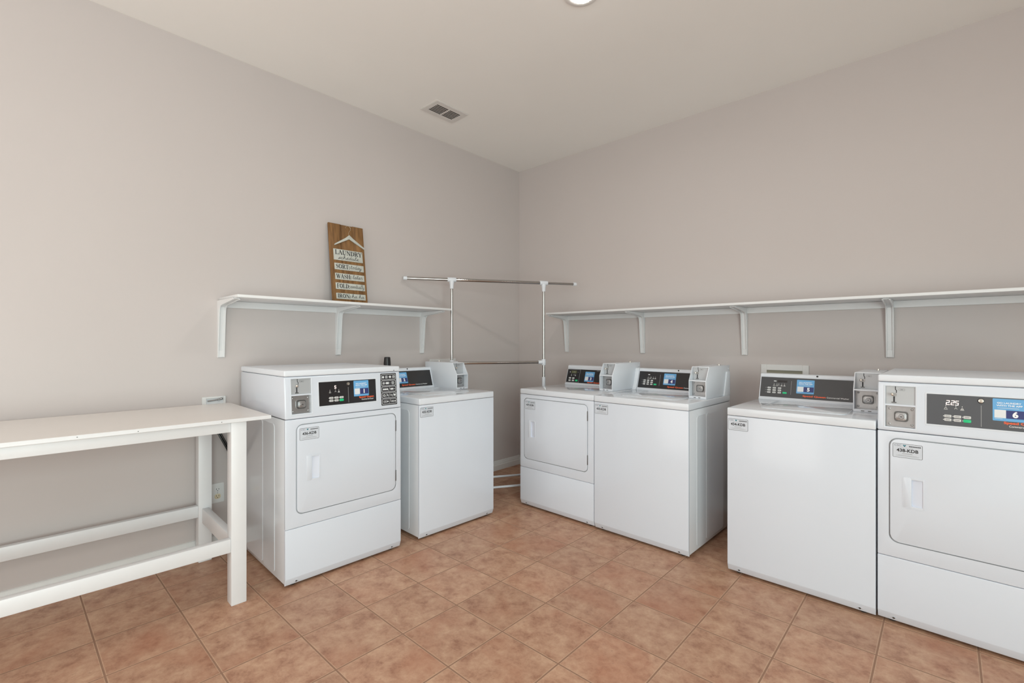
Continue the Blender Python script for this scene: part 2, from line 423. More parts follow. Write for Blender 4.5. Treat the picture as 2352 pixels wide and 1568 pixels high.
def app_sticker(parent, F, a, b, num, w=.0925, h=.0855):
    mb = MB(); F = Fr(F.p(0, 0, .0010), F.r, F.u); mb.rr(F, a, b, a+w, b+h, .003, 0, .0006, SKY); c = .0014
    mb.text(F, 'GO LAUNDRY', a+.0125, b+h*.775, h*.070, WTXT, c, w=w*.72, bold=.025)
    mb.text(F, 'WITH THE APP', a+.0105, b+h*.660, h*.070, WTXT, c, w=w*.78, bold=.025)
    mb.bar(F, a+.0135, b+h*.575, a+w*.79, b+h*.592, STW, c)
    mb.rr(F, a+.005, b+h*.135, a+w*.405, b+h*.50, .001, 0, .0010, STW)
    mb.rr(F, a+w*.405, b+h*.125, a+w*.975, b+h*.49, .001, 0, .0010, NAVY)
    mb.text(F, num, a+w*.68, b+h*.19, h*.245, WTXT, .0016, align='c', bold=.045)
    mb.bar(F, a+.006, b+h*.085, a+w*.30, b+h*.10, STW, c)
    return mb.build('app_sticker', parent)

def seg_digits(mb, F, st, a, b, h, m, c, t=.0024, pitch=.0125, lean=.10):
    SEG = {'2': 'abged', '5': 'afgcd', 'S': 'afgcd', '1': 'bc', '7': 'abc'}
    w = h*.50; x = a
    for ch in st:
        if ch == '.':
            mb.bar(F, x-pitch*.34, b-t*.5, x-pitch*.34+t*1.1, b+t*.6, m, c); x += t*.8; continue
        P = lambda u, v: (x+u*w+lean*v*h, b+v*h)
        S_ = {'a': (P(0, 1), P(1, 1)), 'b': (P(1, 1), P(1, .5)), 'c': (P(1, .5), P(1, 0)), 'd': (P(0, 0), P(1, 0)), 'e': (P(0, 0), P(0, .5)), 'f': (P(0, .5), P(0, 1)), 'g': (P(0, .5), P(1, .5))}
        for q in SEG[ch]: mb.stroke(F, list(S_[q]), t, m, c)
        x += pitch
def pictos(mb, F, a, b, m=BTN, s=1.):
    """row of tiny grey status marks"""
    c = .0015
    for du, kind in ((0, 0), (.026, 1), (.042, 2)):
        x = a+du*s
        mb.bar(F, x-.0012, b+.010, x+.0012, b+.0125, WTXT, c)
        mb.stroke(F, [(x-.004, b), (x, b+.006), (x+.004, b)], .0016, m, c)
        if kind != 1: mb.bar(F, x-.006, b-.004, x+.006, b-.0022, m, c)
        if kind == 2: mb.bar(F, x-.004, b-.0015, x+.004, b+.001, m, c)

def buttons(parent, F, spots, w, h, green, gw):
    for (x, y) in spots:
        mb = MB(); mb.rr(F, x-w/2, y-h/2, x+w/2, y+h/2, .0025, 0, .0018, BTN, .0006)
        mb.bar(F, x-w*.3, y-h*.14, x+w*.3, y+h*.14, GTXT, .0022); mb.build('button', parent)
    x, y = green
    mb = MB(); mb.rr(F, x-gw/2, y-h*.55, x+gw/2, y+h*.55, .003, 0, .0018, GRN, .0006); mb.build('start_button', parent)

def coin_plates(box, Fs, Fv, a0, zlo, zsh, zhi, wid=.102):
    """slide plate on frame Fs, vault door on frame Fv (a = u; b in the frame's own units)"""
    mb = MB()
    mb.rr(Fs, a0, zsh, a0+wid, zhi, .0005, 0, .003, STEELL)
    c = .0036
    mb.stroke(Fs, [(a0+.034, zhi-.001), (a0+.034, zhi-.014), (a0+.0375, zhi-.018), (a0+.0372, zhi-.028)], .0030, BTXT, c)
    mb.ring(Fs, a0+.045, zhi-.018, a0+.067, zhi-.009, .004, .0006, .003, .0036, SCREWM)
    mb.bar(Fs, a0+.051, zhi-.0145, a0+.061, zhi-.0125, SCREWM, c)
    mb.bar(Fs, a0+.0265, zhi-.070, a0+.0325, zhi-.045, BTXT, c)
    mb.rr(Fs, a0+.0205, zhi-.0745, a0+.0385, zhi-.0695, .0024, .003, .006, SCREWM)
    mb.rr(Fs, a0+.0245, zhi-.044, a0+.0385, zhi-.030, .003, .003, .0055, STEEL)
    o = mb.build('coin_slide', box)
    mb = MB(); p = Fs.p(a0+.0245, zhi-.036, 0)
    mb.cyl(p, Fs.n, [(0, .003), (.016, .003)], KNOBM, 10); mb.ball(Fs.p(a0+.0245, zhi-.036, .020), .0072, KNOBM); mb.build('slide_knob', box)
    mb = MB(); h = zsh-.006-zlo
    mb.rr(Fv, a0, zlo, a0+wid, zlo+h, .001, 0, .003, STEEL)
    for x in (.0125, wid-.0115):
        for y in (.0125, h-.0135):
            mb.cyl(Fv.p(a0+x, zlo+y, .003), Fv.n, [(0, .005), (.0018, .0042), (.0028, .002)], STEEL, 12)
    cx_, cy_ = a0+wid*.53, zlo+h*.5
    mb.ring(Fv, cx_-.0285, cy_-.0265, cx_+.0285, cy_+.0265, .014, .0035, .003, .0065, STEEL)
    mb.rr(Fv, cx_-.025, cy_-.023, cx_+.025, cy_+.023, .012, .003, .0038, SCREWM)
    mb.build('coin_vault', box)
    mb = MB(); mb.rr(Fv, cx_-.0195, cy_-.017, cx_+.0195, cy_+.017, .008, .0035, .014, STEEL, .002)
    mb.cyl(Fv.p(cx_+.001, cy_-.001, .012), Fv.n, [(0, .0105), (.0065, .010), (.008, .0085)], STEEL, 20)
    mb.cyl(Fv.p(cx_+.001, cy_-.001, .0201), Fv.n, [(0, .0024), (.0004, .0023)], BTXT, 12)
    mb.bar(Fv, cx_-.004, cy_-.0022, cx_+.006, cy_+.0002, BTXT, .0208)
    mb.build('lock', box)

def rear_console(root, w, dark):
    mb = MB()
    prof = [(.568, .9045), (.568, .9125), (.5755, .9155), (.6165, 1.0440), (.6150, 1.0475), (.6185, 1.0605), (.6250, 1.0660), (.6780, 1.0660), (.6780, .9045)]
    mb.prism([(-w/2+.0005, d, z) for d, z in prof], (w-.001, 0, 0), PLASTIC, .0025, 2)
    o = mb.build('control_console', root)
    F = local_frame(w, .5730, .319, .908)
    # white shaped rim around the dark face
    return o, F, math.sqrt(1+.319**2)

def plug(con, F, a, b):
    MB().cyl(F.p(a, b, -.010), F.n, [(0, .0052), (.0145, .0052), (.0155, .0035)], BLACK, 14).build('plug', con)

def coin_box(root, w, u0):
    x0 = u0-w/2; x1 = x0+.112
    prof = [(.282, .9062), (.282, 1.020), (.334, 1.108), (.690, 1.108), (.690, .9062)]
    mb = MB(); mb.prism([(x0, d, z) for d, z in prof], (.112, 0, 0), PLASTIC, .002, 2)
    box = mb.build('coin_box', root)
    c = MB(); c.box(x0+.0045, .15, .921, x1-.0045, .327, 1.0165, PLASTIC)
    c.prism([(x0+.0045, d, z) for d, z in ((.15, 1.0225), (.340, 1.0225), (.340, 1.1035), (.15, 1.1035))], (.103, 0, 0), PLASTIC)
    cut(box, c)
    Fs = Fr((-w/2, .340, 0), (1, 0, 0), (0, 0, 1)); Fv = Fr((-w/2, .327, 0), (1, 0, 0), (0, 0, 1))
    coin_plates(box, Fs, Fv, u0+.005, .9215, 1.0228, 1.103)
    mb = MB(); Ff = Fr((-w/2, .282, 0), (1, 0, 0), (0, 0, 1))
    for a in (.040, .069): mb.rr(Ff, u0+a-.0075, .9115, u0+a+.0075, .9155, .002, -.002, .0006, SCREWM)
    mb.build('vent_slot', box)
    mb = MB(); mb.cyl((x0+.074, .60, 1.107), (0, 0, 1), [(0, .0075), (.003, .0075), (.004, .005), (.009, .0045), (.010, .003)], KNOBM, 14); mb.build('lock_stud', box)
    mb = MB(); mb.ball((x1, .665, 1.085), .003, STW); mb.build('rivet', box)
    return box

def place(m):
    x, y, a = m; return (x, y, 0), a

def washer(label, x, y, a, num, code, w=.651, du=0., face=None):
    face = face or DARKG
    # origin at the middle of the front edge, on the floor
    ca, sa = math.cos(a), math.sin(a)
    root = thing('washing_machine', label, 'washing machine', (x+ca*w/2, y+sa*w/2, 0), a, 'white coin operated top loading washers')
    dep = .675
    mb = MB(); mb.box(-w/2+.001, .016, .018, w/2-.001, dep, .8628, ENSIDE, .006, 2)
    mb.box(-w/2+.006, .022, .80, w/2-.006, dep-.01, .868, GAP)
    side_ribs(mb, w, .118, .258, .545, .04, .822)
    mb.build('cabinet', root)
    front_skirt(w, 0, .8625).build('front_panel', root)
    toe_screws(root, (.06, w-.06), w)
    for fx in (-w/2+.05, w/2-.05):
        for fy in (.05, dep-.05): foot(root, fx, fy)
    mb = MB(); mb.box(-w/2, -.001, .8642, w/2, dep, .9057, ENTOP, .0055, 3); mb.build('top_panel', root)
    Ft = Fr((-w/2, 0, .9057), (1, 0, 0), (0, 1, 0))
    mb = MB(); mb.rr(Ft, .128, .110, .524, .520, .034, -.003, .0022, ENTOP, .0018, n=8); mb.ring(Ft, .128, .110, .524, .520, .034, .003, .0020, .0034, PLASTIC, n=8); mb.build('lid', root)
    con, F, k = rear_console(root, w, DARKG)
    B = lambda z: (z-.908)*k
    mb = MB(); mb.rr(F, .0062, B(.9215), .522, B(1.0428), .001, -.002, .0010, face)
    c = .0013
    mb.bar(F, .1772, B(.9415), .1790, B(1.0235), GTXT, c)
    mb.bar(F, .100, B(1.0125), .155, B(1.0255), DARK, c)
    mb.rr(F, .080, B(1.0172), .0945, B(1.0215), .002, .001, .0016, WTXT)  # white bar painted for the bright glow and reflection on the display
    pictos(mb, F, .083, B(.993)); pictos(mb, F, .099, B(.993))
    for z in (.9772, .9635, .9495): mb.bar(F, .034, B(z-.0008), .044, B(z+.0008), GTXT, c); mb.bar(F, .0455, B(z-.001), .0475, B(z+.001), WTXT, c)
    mb.text(F, 'Speed Queen', .2426+du, B(.9345), .0092, ORNG, .0014, w=.1186, bold=.035)
    mb.text(F, 'Commercial Washer', .3655+du, B(.9345), .0085, WTXT, .0014, w=.1085)
    dp = mb.build('display_panel', con)
    buttons(con, F, [(u, B(z)) for z in (.9772, .9635, .9495) for u in (.0565, .0855, .1152)], .0185, .0098, (.1446, B(.9500)), .023)
    app_sticker(con, F, .2073, B(.9520), num)
    plug(con, F, .3122, B(1.0572))
    coin_box(root, w, .530)
    id_label(root, root, Fr((-w/2, 0, 0), (1, 0, 0), (0, 0, 1)), .006, .7855, code)
    return root

def door_set(root, cab, w, F, a0, code, lab_a, h_a):
    a1, b0, b1 = a0+.594, .3685, .8375
    c = MB(); c.rr(F, a0, b0, a1, b1, .034, -.007, .05, GROOVE, n=8); cut(cab, c)
    mb = MB(); g = .0050; mb.rr(F, a0+g, b0+g, a1-g, b1-g, .029, -.013, .0016, ENAMEL, .003, n=8, seg=3)
    door = mb.build('door', root)
    # pull recess: a scoop set in the right part of a thin raised plate
    c = MB(); c.rr(F, h_a+.031, .542, h_a+.0685, .661, .008, -.0065, .05, SCOOP, n=5)
    cut(door, c)
    mb = MB(); mb.ring(F, h_a, .532, h_a+.076, .670, .008, .0045, .0, .0028, ENAMEL)
    mb.rr(F, h_a+.002, .534, h_a+.0305, .668, .006, .0, .0030, ENAMEL, .001)
    mb.rr(F, h_a+.069, .534, h_a+.0745, .668, .002, .0, .0030, ENAMEL, .001)
    mb.box(-w/2+h_a+.03, -.0030, .660, -w/2+h_a+.0695, -.0, .668, ENAMEL, .0008, 1); mb.box(-w/2+h_a+.03, -.0030, .534, -w/2+h_a+.0695, -.0, .543, ENAMEL, .0008, 1)
    # sloping floor of the scoop
    mb.prism([F.p(h_a+.031, .542, -.0068), F.p(h_a+.0685, .542, -.0068), F.p(h_a+.0685, .542, .0)], (0, 0, .119), SCOOP)
    mb.build('door_handle', door)
    for z in (.758, .4555):
        mb = MB(); mb.rr(F, a1-.0068, z-.034, a1+.0012, z+.034, .003, -.008, .0016, SCREWM, .001); mb.build('hinge', root)
    id_label(root, door, Fr(F.p(0, 0, .0012), F.r, F.u), lab_a, .7525, code)

def dryer_base(root, w, dep, ztop, seam):
    mb = MB(); mb.box(-w/2+.001, .016, .018, w/2-.001, dep, ztop, ENSIDE, .006, 2)
    mb.box(-w/2+.006, .022, ztop-.05, w/2-.006, dep-.01, ztop+.006, GAP)
    side_ribs(mb, w, .15, .325, .60, .038, .83)
    mb.build('cabinet', root)
    front_skirt(w, 0, .3005).build('lower_panel', root)
    x = w/2-.0008
    mb = MB(); mb.box(-x, 0, .3022, x, .018, seam, ENAMEL, .0035, 3); cab = mb.build('front_panel', root)
    toe_screws(root, (.058, w-.06), w)
    for fx in (-w/2+.05, w/2-.05):
        for fy in (.05, dep-.05): foot(root, fx, fy)
    return cab

def dryer_rear(label, x, y, a, num, code, w=.683):
    ca, sa = math.cos(a), math.sin(a)
    root = thing('clothes_dryer', label, 'dryer', (x+ca*w/2, y+sa*w/2, 0), a, 'white coin operated dryers')
    dep = .675
    fp = dryer_base(root, w, dep, .862, .8635)
    mb = MB(); mb.box(-w/2, -.001, .8652, w/2, dep, .9052, ENTOP, .007, 3); mb.build('top_panel', root)
    Ff = Fr((-w/2, 0, 0), (1, 0, 0), (0, 0, 1))
    door_set(root, fp, w, Ff, .040, code, .053, .082)
    con, F, k = rear_console(root, w, DARK)
    B = lambda z: (z-.908)*k
    mb = MB(); mb.rr(F, .0045, B(.9200), .530, B(1.0330), .001, -.002, .0010, DARK)
    mb.ring(F, .0055, B(.9215), .1375, B(1.0300), .002, .0016, .001, .0018, GTXT)
    mb.rr(F, .0475, B(.9985), .1010, B(1.0195), .001, .001, .0016, LCD)
    seg_digits(mb, F, '1.75', .0590, B(1.0035), .0105, GTXT, .0022, t=.0014, pitch=.0095)
    mb.bar(F, .030, B(1.004), .036, B(1.011), WTXT, .0013); mb.bar(F, .110, B(1.008), .122, B(1.0095), GTXT, .0013)
    pictos(mb, F, .052, B(.980)); 
    mb.bar(F, .300, B(1.0245), .345, B(1.0265), GTXT, .0013)
    mb.text(F, 'Speed Queen', .2263, B(.9262), .0088, ORNG, .0014, w=.1186, bold=.035)
    mb.text(F, 'Commercial Dryer', .3500, B(.9255), .0080, WTXT, .0014, w=.090)
    mb.build('display_panel', con)
    buttons(con, F, [(u, B(z)) for z in (.9570, .9375) for u in (.0415, .0765)], .022, .0125, (.1125, B(.9385)), .024)
    app_sticker(con, F, .1925, B(.9345), num)
    coin_box(root, w, .540)
    return root

def dryer_front(label, x, y, a, num, code, w=.683, door_a=.0415, lab_a=.055, h_a=.0885, du=0., dz=0., digits='2.25', decal=False):
    ca, sa = math.cos(a), math.sin(a)
    root = thing('clothes_dryer', label, 'dryer', (x+ca*w/2, y+sa*w/2, 0), a, 'white coin operated dryers')
    dep = .715
    fp = dryer_base(root, w, dep, .8635, .8650)
    Ff = Fr((-w/2, 0, 0), (1, 0, 0), (0, 0, 1))
    door_set(root, fp, w, Ff, door_a, code, lab_a, h_a)
    # sloping control housing
    sl = .082
    mb = MB(); z0, z1 = .8672, 1.0846
    mb.prism([(-w/2, sl*(z0-.867), z0), (-w/2, sl*(z1-.867), z1), (-w/2, dep, z1), (-w/2, dep, z0)], (w, 0, 0), ENAMEL, .006, 3)
    con = mb.build('control_console', root)
    k = math.sqrt(1+sl*sl); F = local_frame(w, 0, sl, .867); B = lambda z: (z-.867)*k
    A0 = .0285+du*.7
    c = MB(); c.rr(F, A0, B(.8855+dz), A0+.103, B(.9795+dz), .001, -.020, .05, PLASTIC); c.rr(F, A0, B(.9865+dz), A0+.103, B(1.0665+dz), .001, -.009, .05, PLASTIC); cut(con, c)
    Fv = Fr(F.p(0, 0, -.020), F.r, F.u); Fs = Fr(F.p(0, 0, -.009), F.r, F.u)
    coin_plates(con, Fs, Fv, A0+.0005, B(.8865+dz), B(.9862+dz), B(1.0662+dz))
    mb = MB(); mb.ring(F, A0-.0055, B(.879+dz), A0+.1085, B(1.0715+dz), .003, .0035, -.001, .0018, PLASTIC); mb.build('coin_frame', con)
    # shallow white surround and dark display
    mb = MB(); mb.ring(F, .1640+du, B(.9075+dz), .5160+du, B(1.0475+dz), .006, .0050, -.001, .0016, PLASTIC)
    mb.rr(F, .1695+du, B(.9135+dz), .5085+du, B(1.0418+dz), .0015, -.002, .0010, DARKB if not decal else DARK)
    c_ = .0013
    u = .009 if decal else 0; v = .0065 if decal else 0
    if digits == 'S':
        seg_digits(mb, F, 'S', .2655, B(1.0095), .0150, LED, c_, t=.0026)
    else:
        seg_digits(mb, F, digits, .2310, B(1.0010), .0170, LED, c_, pitch=.0132)
    pictos(mb, F, .2300+u, B(.984+v), s=1.2)
    mb.bar(F, .3353+u, B(.9195+dz), .3373+u, B(1.0060+dz), GTXT, c_)
    mb.text(F, 'Speed Queen', .4000+u, B(.9395+v), .0088, ORNG, c_, w=.0930, bold=.035)
    mb.text(F, 'Commercial Dryer', .4150+u, B(.9270+v), .0080, WTXT, c_, w=.0760)
    for z in (.9525, .9375):
        for q in (.2215, .2510, .2805): mb.bar(F, q+u, B(z+v-.0012), q+u+.003, B(z+v+.0012), WTXT, c_)
    mb.build('display_panel', con)
    sp = [(q+u, B(z+v)) for z in (.9525, .9375) for q in (.2364, .2659, .2954)]
    buttons(con, F, sp[:5], .0225, .0112, sp[5], .0235)
    mb = MB(); mb.cyl(F.p(.336+u, B(1.0245+dz), 0), F.n, [(0, .0105), (.002, .0105), (.0025, .0095)], BLACK, 20); mb.cyl(F.p(.336+u, B(1.0245+dz), .0026), F.n, [(0, .0085), (.0025, .0078), (.003, .005)], KNOBM, 20); mb.build('service_lock', con)
    app_sticker(con, F, .3690+u, B(.9500+v), num, h=.0885)
    if decal:
        mb = MB(); a0, b0, a1, b1 = .550, B(.8875), .657, B(1.0775)
        mb.rr(F, a0, b0, a1, b1, .006, 0, .0007, BTXT); rows = 5; hh = (b1-b0-.008)/rows
        for r in range(rows):
            y0 = b1-.004-(r+1)*hh; x0 = a0+.005; x1 = a1-.005; yc = y0+hh/2; cc = .0012
            mb.ring(F, x0, y0+.0022, x1, y0+hh-.0022, .006, .0020, .0005, .0011, STW)
            def sq(x, s, fill=False):
                if fill: mb.rr(F, x-s/2, yc-s/2, x+s/2, yc+s/2, .002, .0005, .0011, STW)
                else:
                    mb.ring(F, x-s/2, yc-s/2, x+s/2, yc+s/2, .004, .0022, .0005, .0011, STW); mb.ring(F, x-s*.22, yc-s*.22, x+s*.22, yc+s*.22, .003, .0014, .0005, .0011, STW)
            W_ = x1-x0; f = lambda t: x0+W_*t
            slash = lambda t: mb.stroke(F, [(f(t)-.004, yc-.010), (f(t)+.004, yc+.010)], .0016, STW, cc)
            if r == 0:
                for t in (.13, .62): mb.cyl(F.p(f(t), yc, .0005), F.n, [(0, .007), (.0007, .007)], STW, 16)
                sq(f(.36), .015); mb.bar(F, f(.49), yc-.001, f(.54), yc+.001, STW, cc); sq(f(.86), .015)
            elif r == 1:
                sq(f(.16), .013); mb.bar(F, f(.25), yc-.001, f(.29), yc+.001, STW, cc); mb.rr(F, f(.31), yc-.006, f(.52), yc+.006, .002, .0005, .0011, STW); mb.bar(F, f(.57), yc-.001, f(.62), yc+.001, STW, cc); sq(f(.80), .016)
            elif r == 2:
                for t in (.15, .27, .39): sq(f(t), .010, True)
                slash(.52)
                for t in (.66, .77): sq(f(t), .010, True)
                mb.bar(F, f(.86), yc-.002, f(.93), yc+.001, STW, cc)
            elif r == 3:
                mb.ring(F, f(.09), yc-.007, f(.24), yc+.007, .006, .003, .0005, .0011, STW); slash(.31); mb.bar(F, f(.38), yc-.005, f(.44), yc+.006, STW, cc); slash(.52)
                for t in (.60, .65, .70): mb.bar(F, f(t), yc-.005, f(t)+.002, yc+.005, STW, cc)
                slash(.78); sq(f(.89), .012, True)
            else:
                for t in (.14, .22, .30): mb.ring(F, f(t)-.004, yc-.006, f(t)+.004, yc+.006, .003, .0014, .0005, .0011, STW)
                sq(f(.40), .008, True); slash(.54)
                for t in (.66, .74, .81): mb.ring(F, f(t)-.004, yc-.006, f(t)+.003, yc+.005, .003, .0014, .0005, .0011, STW)
                mb.cyl(F.p(f(.91), yc-.001, .0005), F.n, [(0, .004), (.0007, .004)], STW, 12)
        mb.build('instruction_decal', con)
    # top slab
    mb = MB(); mb.box(-w/2, .0150, 1.0862, w/2, dep, 1.1175, ENTOPM, .007, 4)
    mb.box(-w/2+.006, .03, 1.078, w/2-.006, dep-.01, 1.09, GAP)
    if decal: mb.ball((w/2-.042, .0130, 1.094), .0028, SCREWM)
    mb.build('top_panel', root)
    return root

dryer_front('white front-control dryer marked 1, beside the white table, with black pictogram decal', .7882, -2.6773, math.radians(88.52), '1', '436-KDB', door_a=.0535, lab_a=.0717, h_a=.105, du=.0085, dz=.0065, digits='S', decal=True)
washer('white top-load washer marked 2, right of the dryer by the table', .8105, -1.8600, math.radians(88.25), '2', '435-KDB', w=.648, face=DARKM)
dryer_rear('white dryer marked 3, nearest the room corner, with coin box on top', .8267, -.9158, math.radians(-1.30), '3', '437-KDB')
washer('white top-load washer marked 4, joined to dryer 3, its right side bare', 1.5154, -.9373, math.radians(-1.21), '4', '433-KDB', face=DARK)
washer('white top-load washer marked 5, tight against the dryer marked 6', 2.3781, -.9447, math.radians(-.62), '5', '434-KDB')
dryer_front('white front-control dryer marked 6, showing 2.25, cut by the right edge', 3.0334, -.9424, math.radians(-1.27), '6', '438-KDB')

# ------------------------------------------------------------------ folding table
def table():
    a = math.radians(-1.75)
    t = thing('folding_table', 'long white painted wooden worktable with cream top against the left wall', 'table', (.754, -2.846, 0), a)
    L = 1.62; g = .067
    # local: x toward the room (front face at 0), y along the wall; right end legs end at y=0
    x0b = -.632
    mb = MB(); mb.box(-.690, -L-.10, .8815, .012, .107, .8985, TTOP, .0015, 1)
    mb.box(.0105, -L-.10, .8812, .0135, .107, .8982, TABLEM, .001, 1)
    mb.box(-.690, .1055, .8812, .0135, .1085, .8982, TABLEM, .001, 1)
    mb.build('tabletop', t)
    for y0 in (-g, -L):
        for xa in (-g, x0b-g):
            MB().box(xa, y0, 0, xa+g, y0+g, .8815, TABLEM, .003, 2).build('leg', t)
    for xa in (-.047, x0b-.064):
        MB().box(xa, -L+g, .833, xa+.038, -g, .8815, TABLEM, .002, 2).build('apron', t)
    for y0 in (-.055, -L+.012): MB().box(x0b, y0, .835, -g, y0+.035, .8815, TABLEM, .002, 2).build('apron', t)
    for xa, z0, z1 in ((-.041, .2575, .3215), (x0b-.041, .2605, .3265)):
        MB().box(xa, -L+g, z0, xa+.038, -g, z1, TABLEM, .003, 2).build('stretcher', t)
    for y0 in (-.050, -L+.014): MB().box(x0b, y0, .226, -g, y0+.035, .309, TABLEM, .003, 2).build('stretcher', t)
    for y in (-.11, -.42, -.61, -.82, -.98):
        mb = MB(); mb.cyl((.0130, y, .890+random.uniform(-.003, .003)), (1, 0, 0), [(0, .0022), (.0009, .002)], SCREWM, 8); mb.build('nail', t)
    return t
table()

# ------------------------------------------------------------------ sign
SERIF = {
 'L': (.80, [(((.2, 0), (.2, 1)), 1), (((.05, 1), (.4, 1)), 0), (((.05, 0), (.75, 0)), 0), (((.74, 0), (.74, .28)), 0)]),
 'A': (.92, [(((.12, 0), (.42, 1)), 0), (((.42, 1), (.76, 0)), 1), (((.22, .34), (.62, .34)), 0), (((0, 0), (.26, 0)), 0), (((.58, 0), (.92, 0)), 0)]),
 'U': (.95, [(((.2, 1), (.2, .3), (.28, .08), (.45, .02)), 1), (((.45, 0), (.66, .06), (.77, .3), (.77, 1)), 0), (((.03, 1), (.38, 1)), 0), (((.62, 1), (.92, 1)), 0)]),
 'N': (.98, [(((.18, 0), (.18, 1)), 0), (((.18, 1), (.8, 0)), 1), (((.8, 0), (.8, 1)), 0), (((.03, 0), (.33, 0)), 0), (((.65, 1), (.95, 1)), 0)]),
 'D': (.92, [(((.2, 0), (.2, 1)), 1), (((.05, 1), (.42, 1), (.68, .86)), 0), (((.68, .86), (.8, .5), (.68, .14)), 1), (((.68, .14), (.42, 0), (.05, 0)), 0)]),
 'R': (.90, [(((.2, 0), (.2, 1)), 1), (((.05, 1), (.48, 1), (.6, .93)), 0), (((.6, .93), (.66, .76), (.6, .58)), 1), (((.6, .58), (.45, .5), (.2, .5)), 0), (((.42, .5), (.76, 0)), 1), (((.05, 0), (.38, 0)), 0)]),
 'Y': (.90, [(((.12, 1), (.45, .48), (.45, 0)), 1), (((.8, 1), (.45, .48)), 0), (((.25, 0), (.65, 0)), 0), (((0, 1), (.3, 1)), 0), (((.64, 1), (.92, 1)), 0)]),
 'S': (.72, [(((.6, .72), (.58, .92), (.36, 1), (.16, .9), (.12, .72)), 0), (((.12, .72), (.3, .55), (.52, .42), (.6, .25)), 1), (((.6, .25), (.52, .06), (.3, 0), (.1, .1), (.08, .3)), 0)]),
 'O': (.95, [(((.3, .93), (.14, .7), (.14, .3), (.3, .07)), 1), (((.3, .05), (.46, 0), (.62, .07)), 0), (((.62, .07), (.79, .3), (.79, .7), (.62, .93)), 1), (((.62, .95), (.46, 1), (.3, .95)), 0)]),
 'T': (.85, [(((.42, 0), (.42, 1)), 1), (((.03, 1), (.82, 1)), 0), (((.04, 1), (.04, .75)), 0), (((.81, 1), (.81, .75)), 0), (((.24, 0), (.6, 0)), 0)]),
 'W': (1.15, [(((.1, 1), (.34, 0)), 1), (((.34, 0), (.56, 1)), 0), (((.54, 1), (.78, 0)), 1), (((.78, 0), (1.02, 1)), 0), (((0, 1), (.25, 1)), 0), (((.88, 1), (1.14, 1)), 0)]),
 'H': (.98, [(((.2, 0), (.2, 1)), 1), (((.76, 0), (.76, 1)), 1), (((.2, .5), (.76, .5)), 0), (((.04, 0), (.36, 0)), 0), (((.04, 1), (.36, 1)), 0), (((.6, 0), (.92, 0)), 0), (((.6, 1), (.92, 1)), 0)]),
 'F': (.76, [(((.2, 0), (.2, 1)), 1), (((.05, 1), (.68, 1), (.68, .76)), 0), (((.2, .5), (.5, .5)), 0), (((.05, 0), (.4, 0)), 0)]),
 'I': (.42, [(((.2, 0), (.2, 1)), 1), (((.03, 0), (.37, 0)), 0), (((.03, 1), (.37, 1)), 0)]),
 ':': (.30, [(((.14, .05), (.14, .14)), 1), (((.14, .5), (.14, .59)), 1)]),
}
SCRIPT = {
 's': (.36, [((0, .0), (.18, .38), (.24, .5), (.26, .25), (.2, .03), (.06, .0), (.2, .03), (.4, .12))]),
 'c': (.38, [((.28, .42), (.18, .5), (.05, .32), (.05, .12), (.16, 0), (.4, .12))]),
 'h': (.48, [((.0, .1), (.16, .6), (.2, .95), (.12, 1), (.08, .8), (.08, 0)), ((.08, .25), (.22, .5), (.32, .42), (.32, .12), (.38, 0), (.5, .12))]),
 'e': (.36, [((.0, .12), (.2, .3), (.26, .45), (.16, .5), (.06, .3), (.08, .06), (.2, 0), (.38, .12))]),
 'd': (.46, [((.3, .42), (.18, .5), (.05, .3), (.07, .06), (.16, 0), (.3, .25)), ((.34, 1), (.3, .12), (.36, 0), (.48, .12))]),
 'u': (.46, [((.0, .3), (.06, .5), (.06, .12), (.14, 0), (.28, .2)), ((.3, .5), (.3, .12), (.36, 0), (.48, .12))]),
 'l': (.30, [((.0, .12), (.18, .65), (.2, .95), (.12, 1), (.07, .75), (.07, .12), (.15, 0), (.3, .12))]),
 't': (.32, [((.0, .12), (.12, .5), (.12, .9), (.09, .15), (.17, 0), (.32, .12)), ((-.02, .62), (.26, .66))]),
 'o': (.40, [((.18, .5), (.05, .32), (.06, .08), (.16, 0), (.28, .15), (.28, .38), (.18, .5), (.24, .4), (.42, .42))]),
 'a': (.44, [((.28, .42), (.16, .5), (.04, .3), (.06, .06), (.15, 0), (.28, .25), (.3, .5), (.28, .12), (.34, 0), (.46, .12))]),
 'y': (.44, [((.0, .3), (.06, .5), (.06, .14), (.14, .02), (.28, .2)), ((.3, .5), (.28, -.2), (.18, -.42), (.06, -.35), (.12, -.18), (.45, .12))]),
 'r': (.36, [((.0, .12), (.1, .45), (.12, .56), (.26, .44), (.24, .12), (.28, 0), (.38, .12))]),
 'v': (.38, [((.0, .3), (.08, .5), (.12, .05), (.18, 0), (.3, .3), (.3, .5), (.38, .42))]),
 'n': (.46, [((.0, .3), (.07, .5), (.07, 0)), ((.07, .25), (.22, .5), (.3, .4), (.3, .1), (.36, 0), (.46, .12))]),
 ' ': (.28, []),
}
def lettering(mb, F, st, table_, a, b, h, wid, thick, thin, slant, c):
    tot = sum(table_[ch][0] for ch in st); sx = wid/tot; x = a
    for ch in st:
        gw, strokes = table_[ch]
        for sk in strokes:
            pts, wt = sk if table_ is SERIF else (sk, 0)
            mb.stroke(F, [(x+px_*sx+slant*py_*h, b+py_*h) for px_, py_ in pts], thick if wt else thin, BTXT, c)
        x += gw*sx

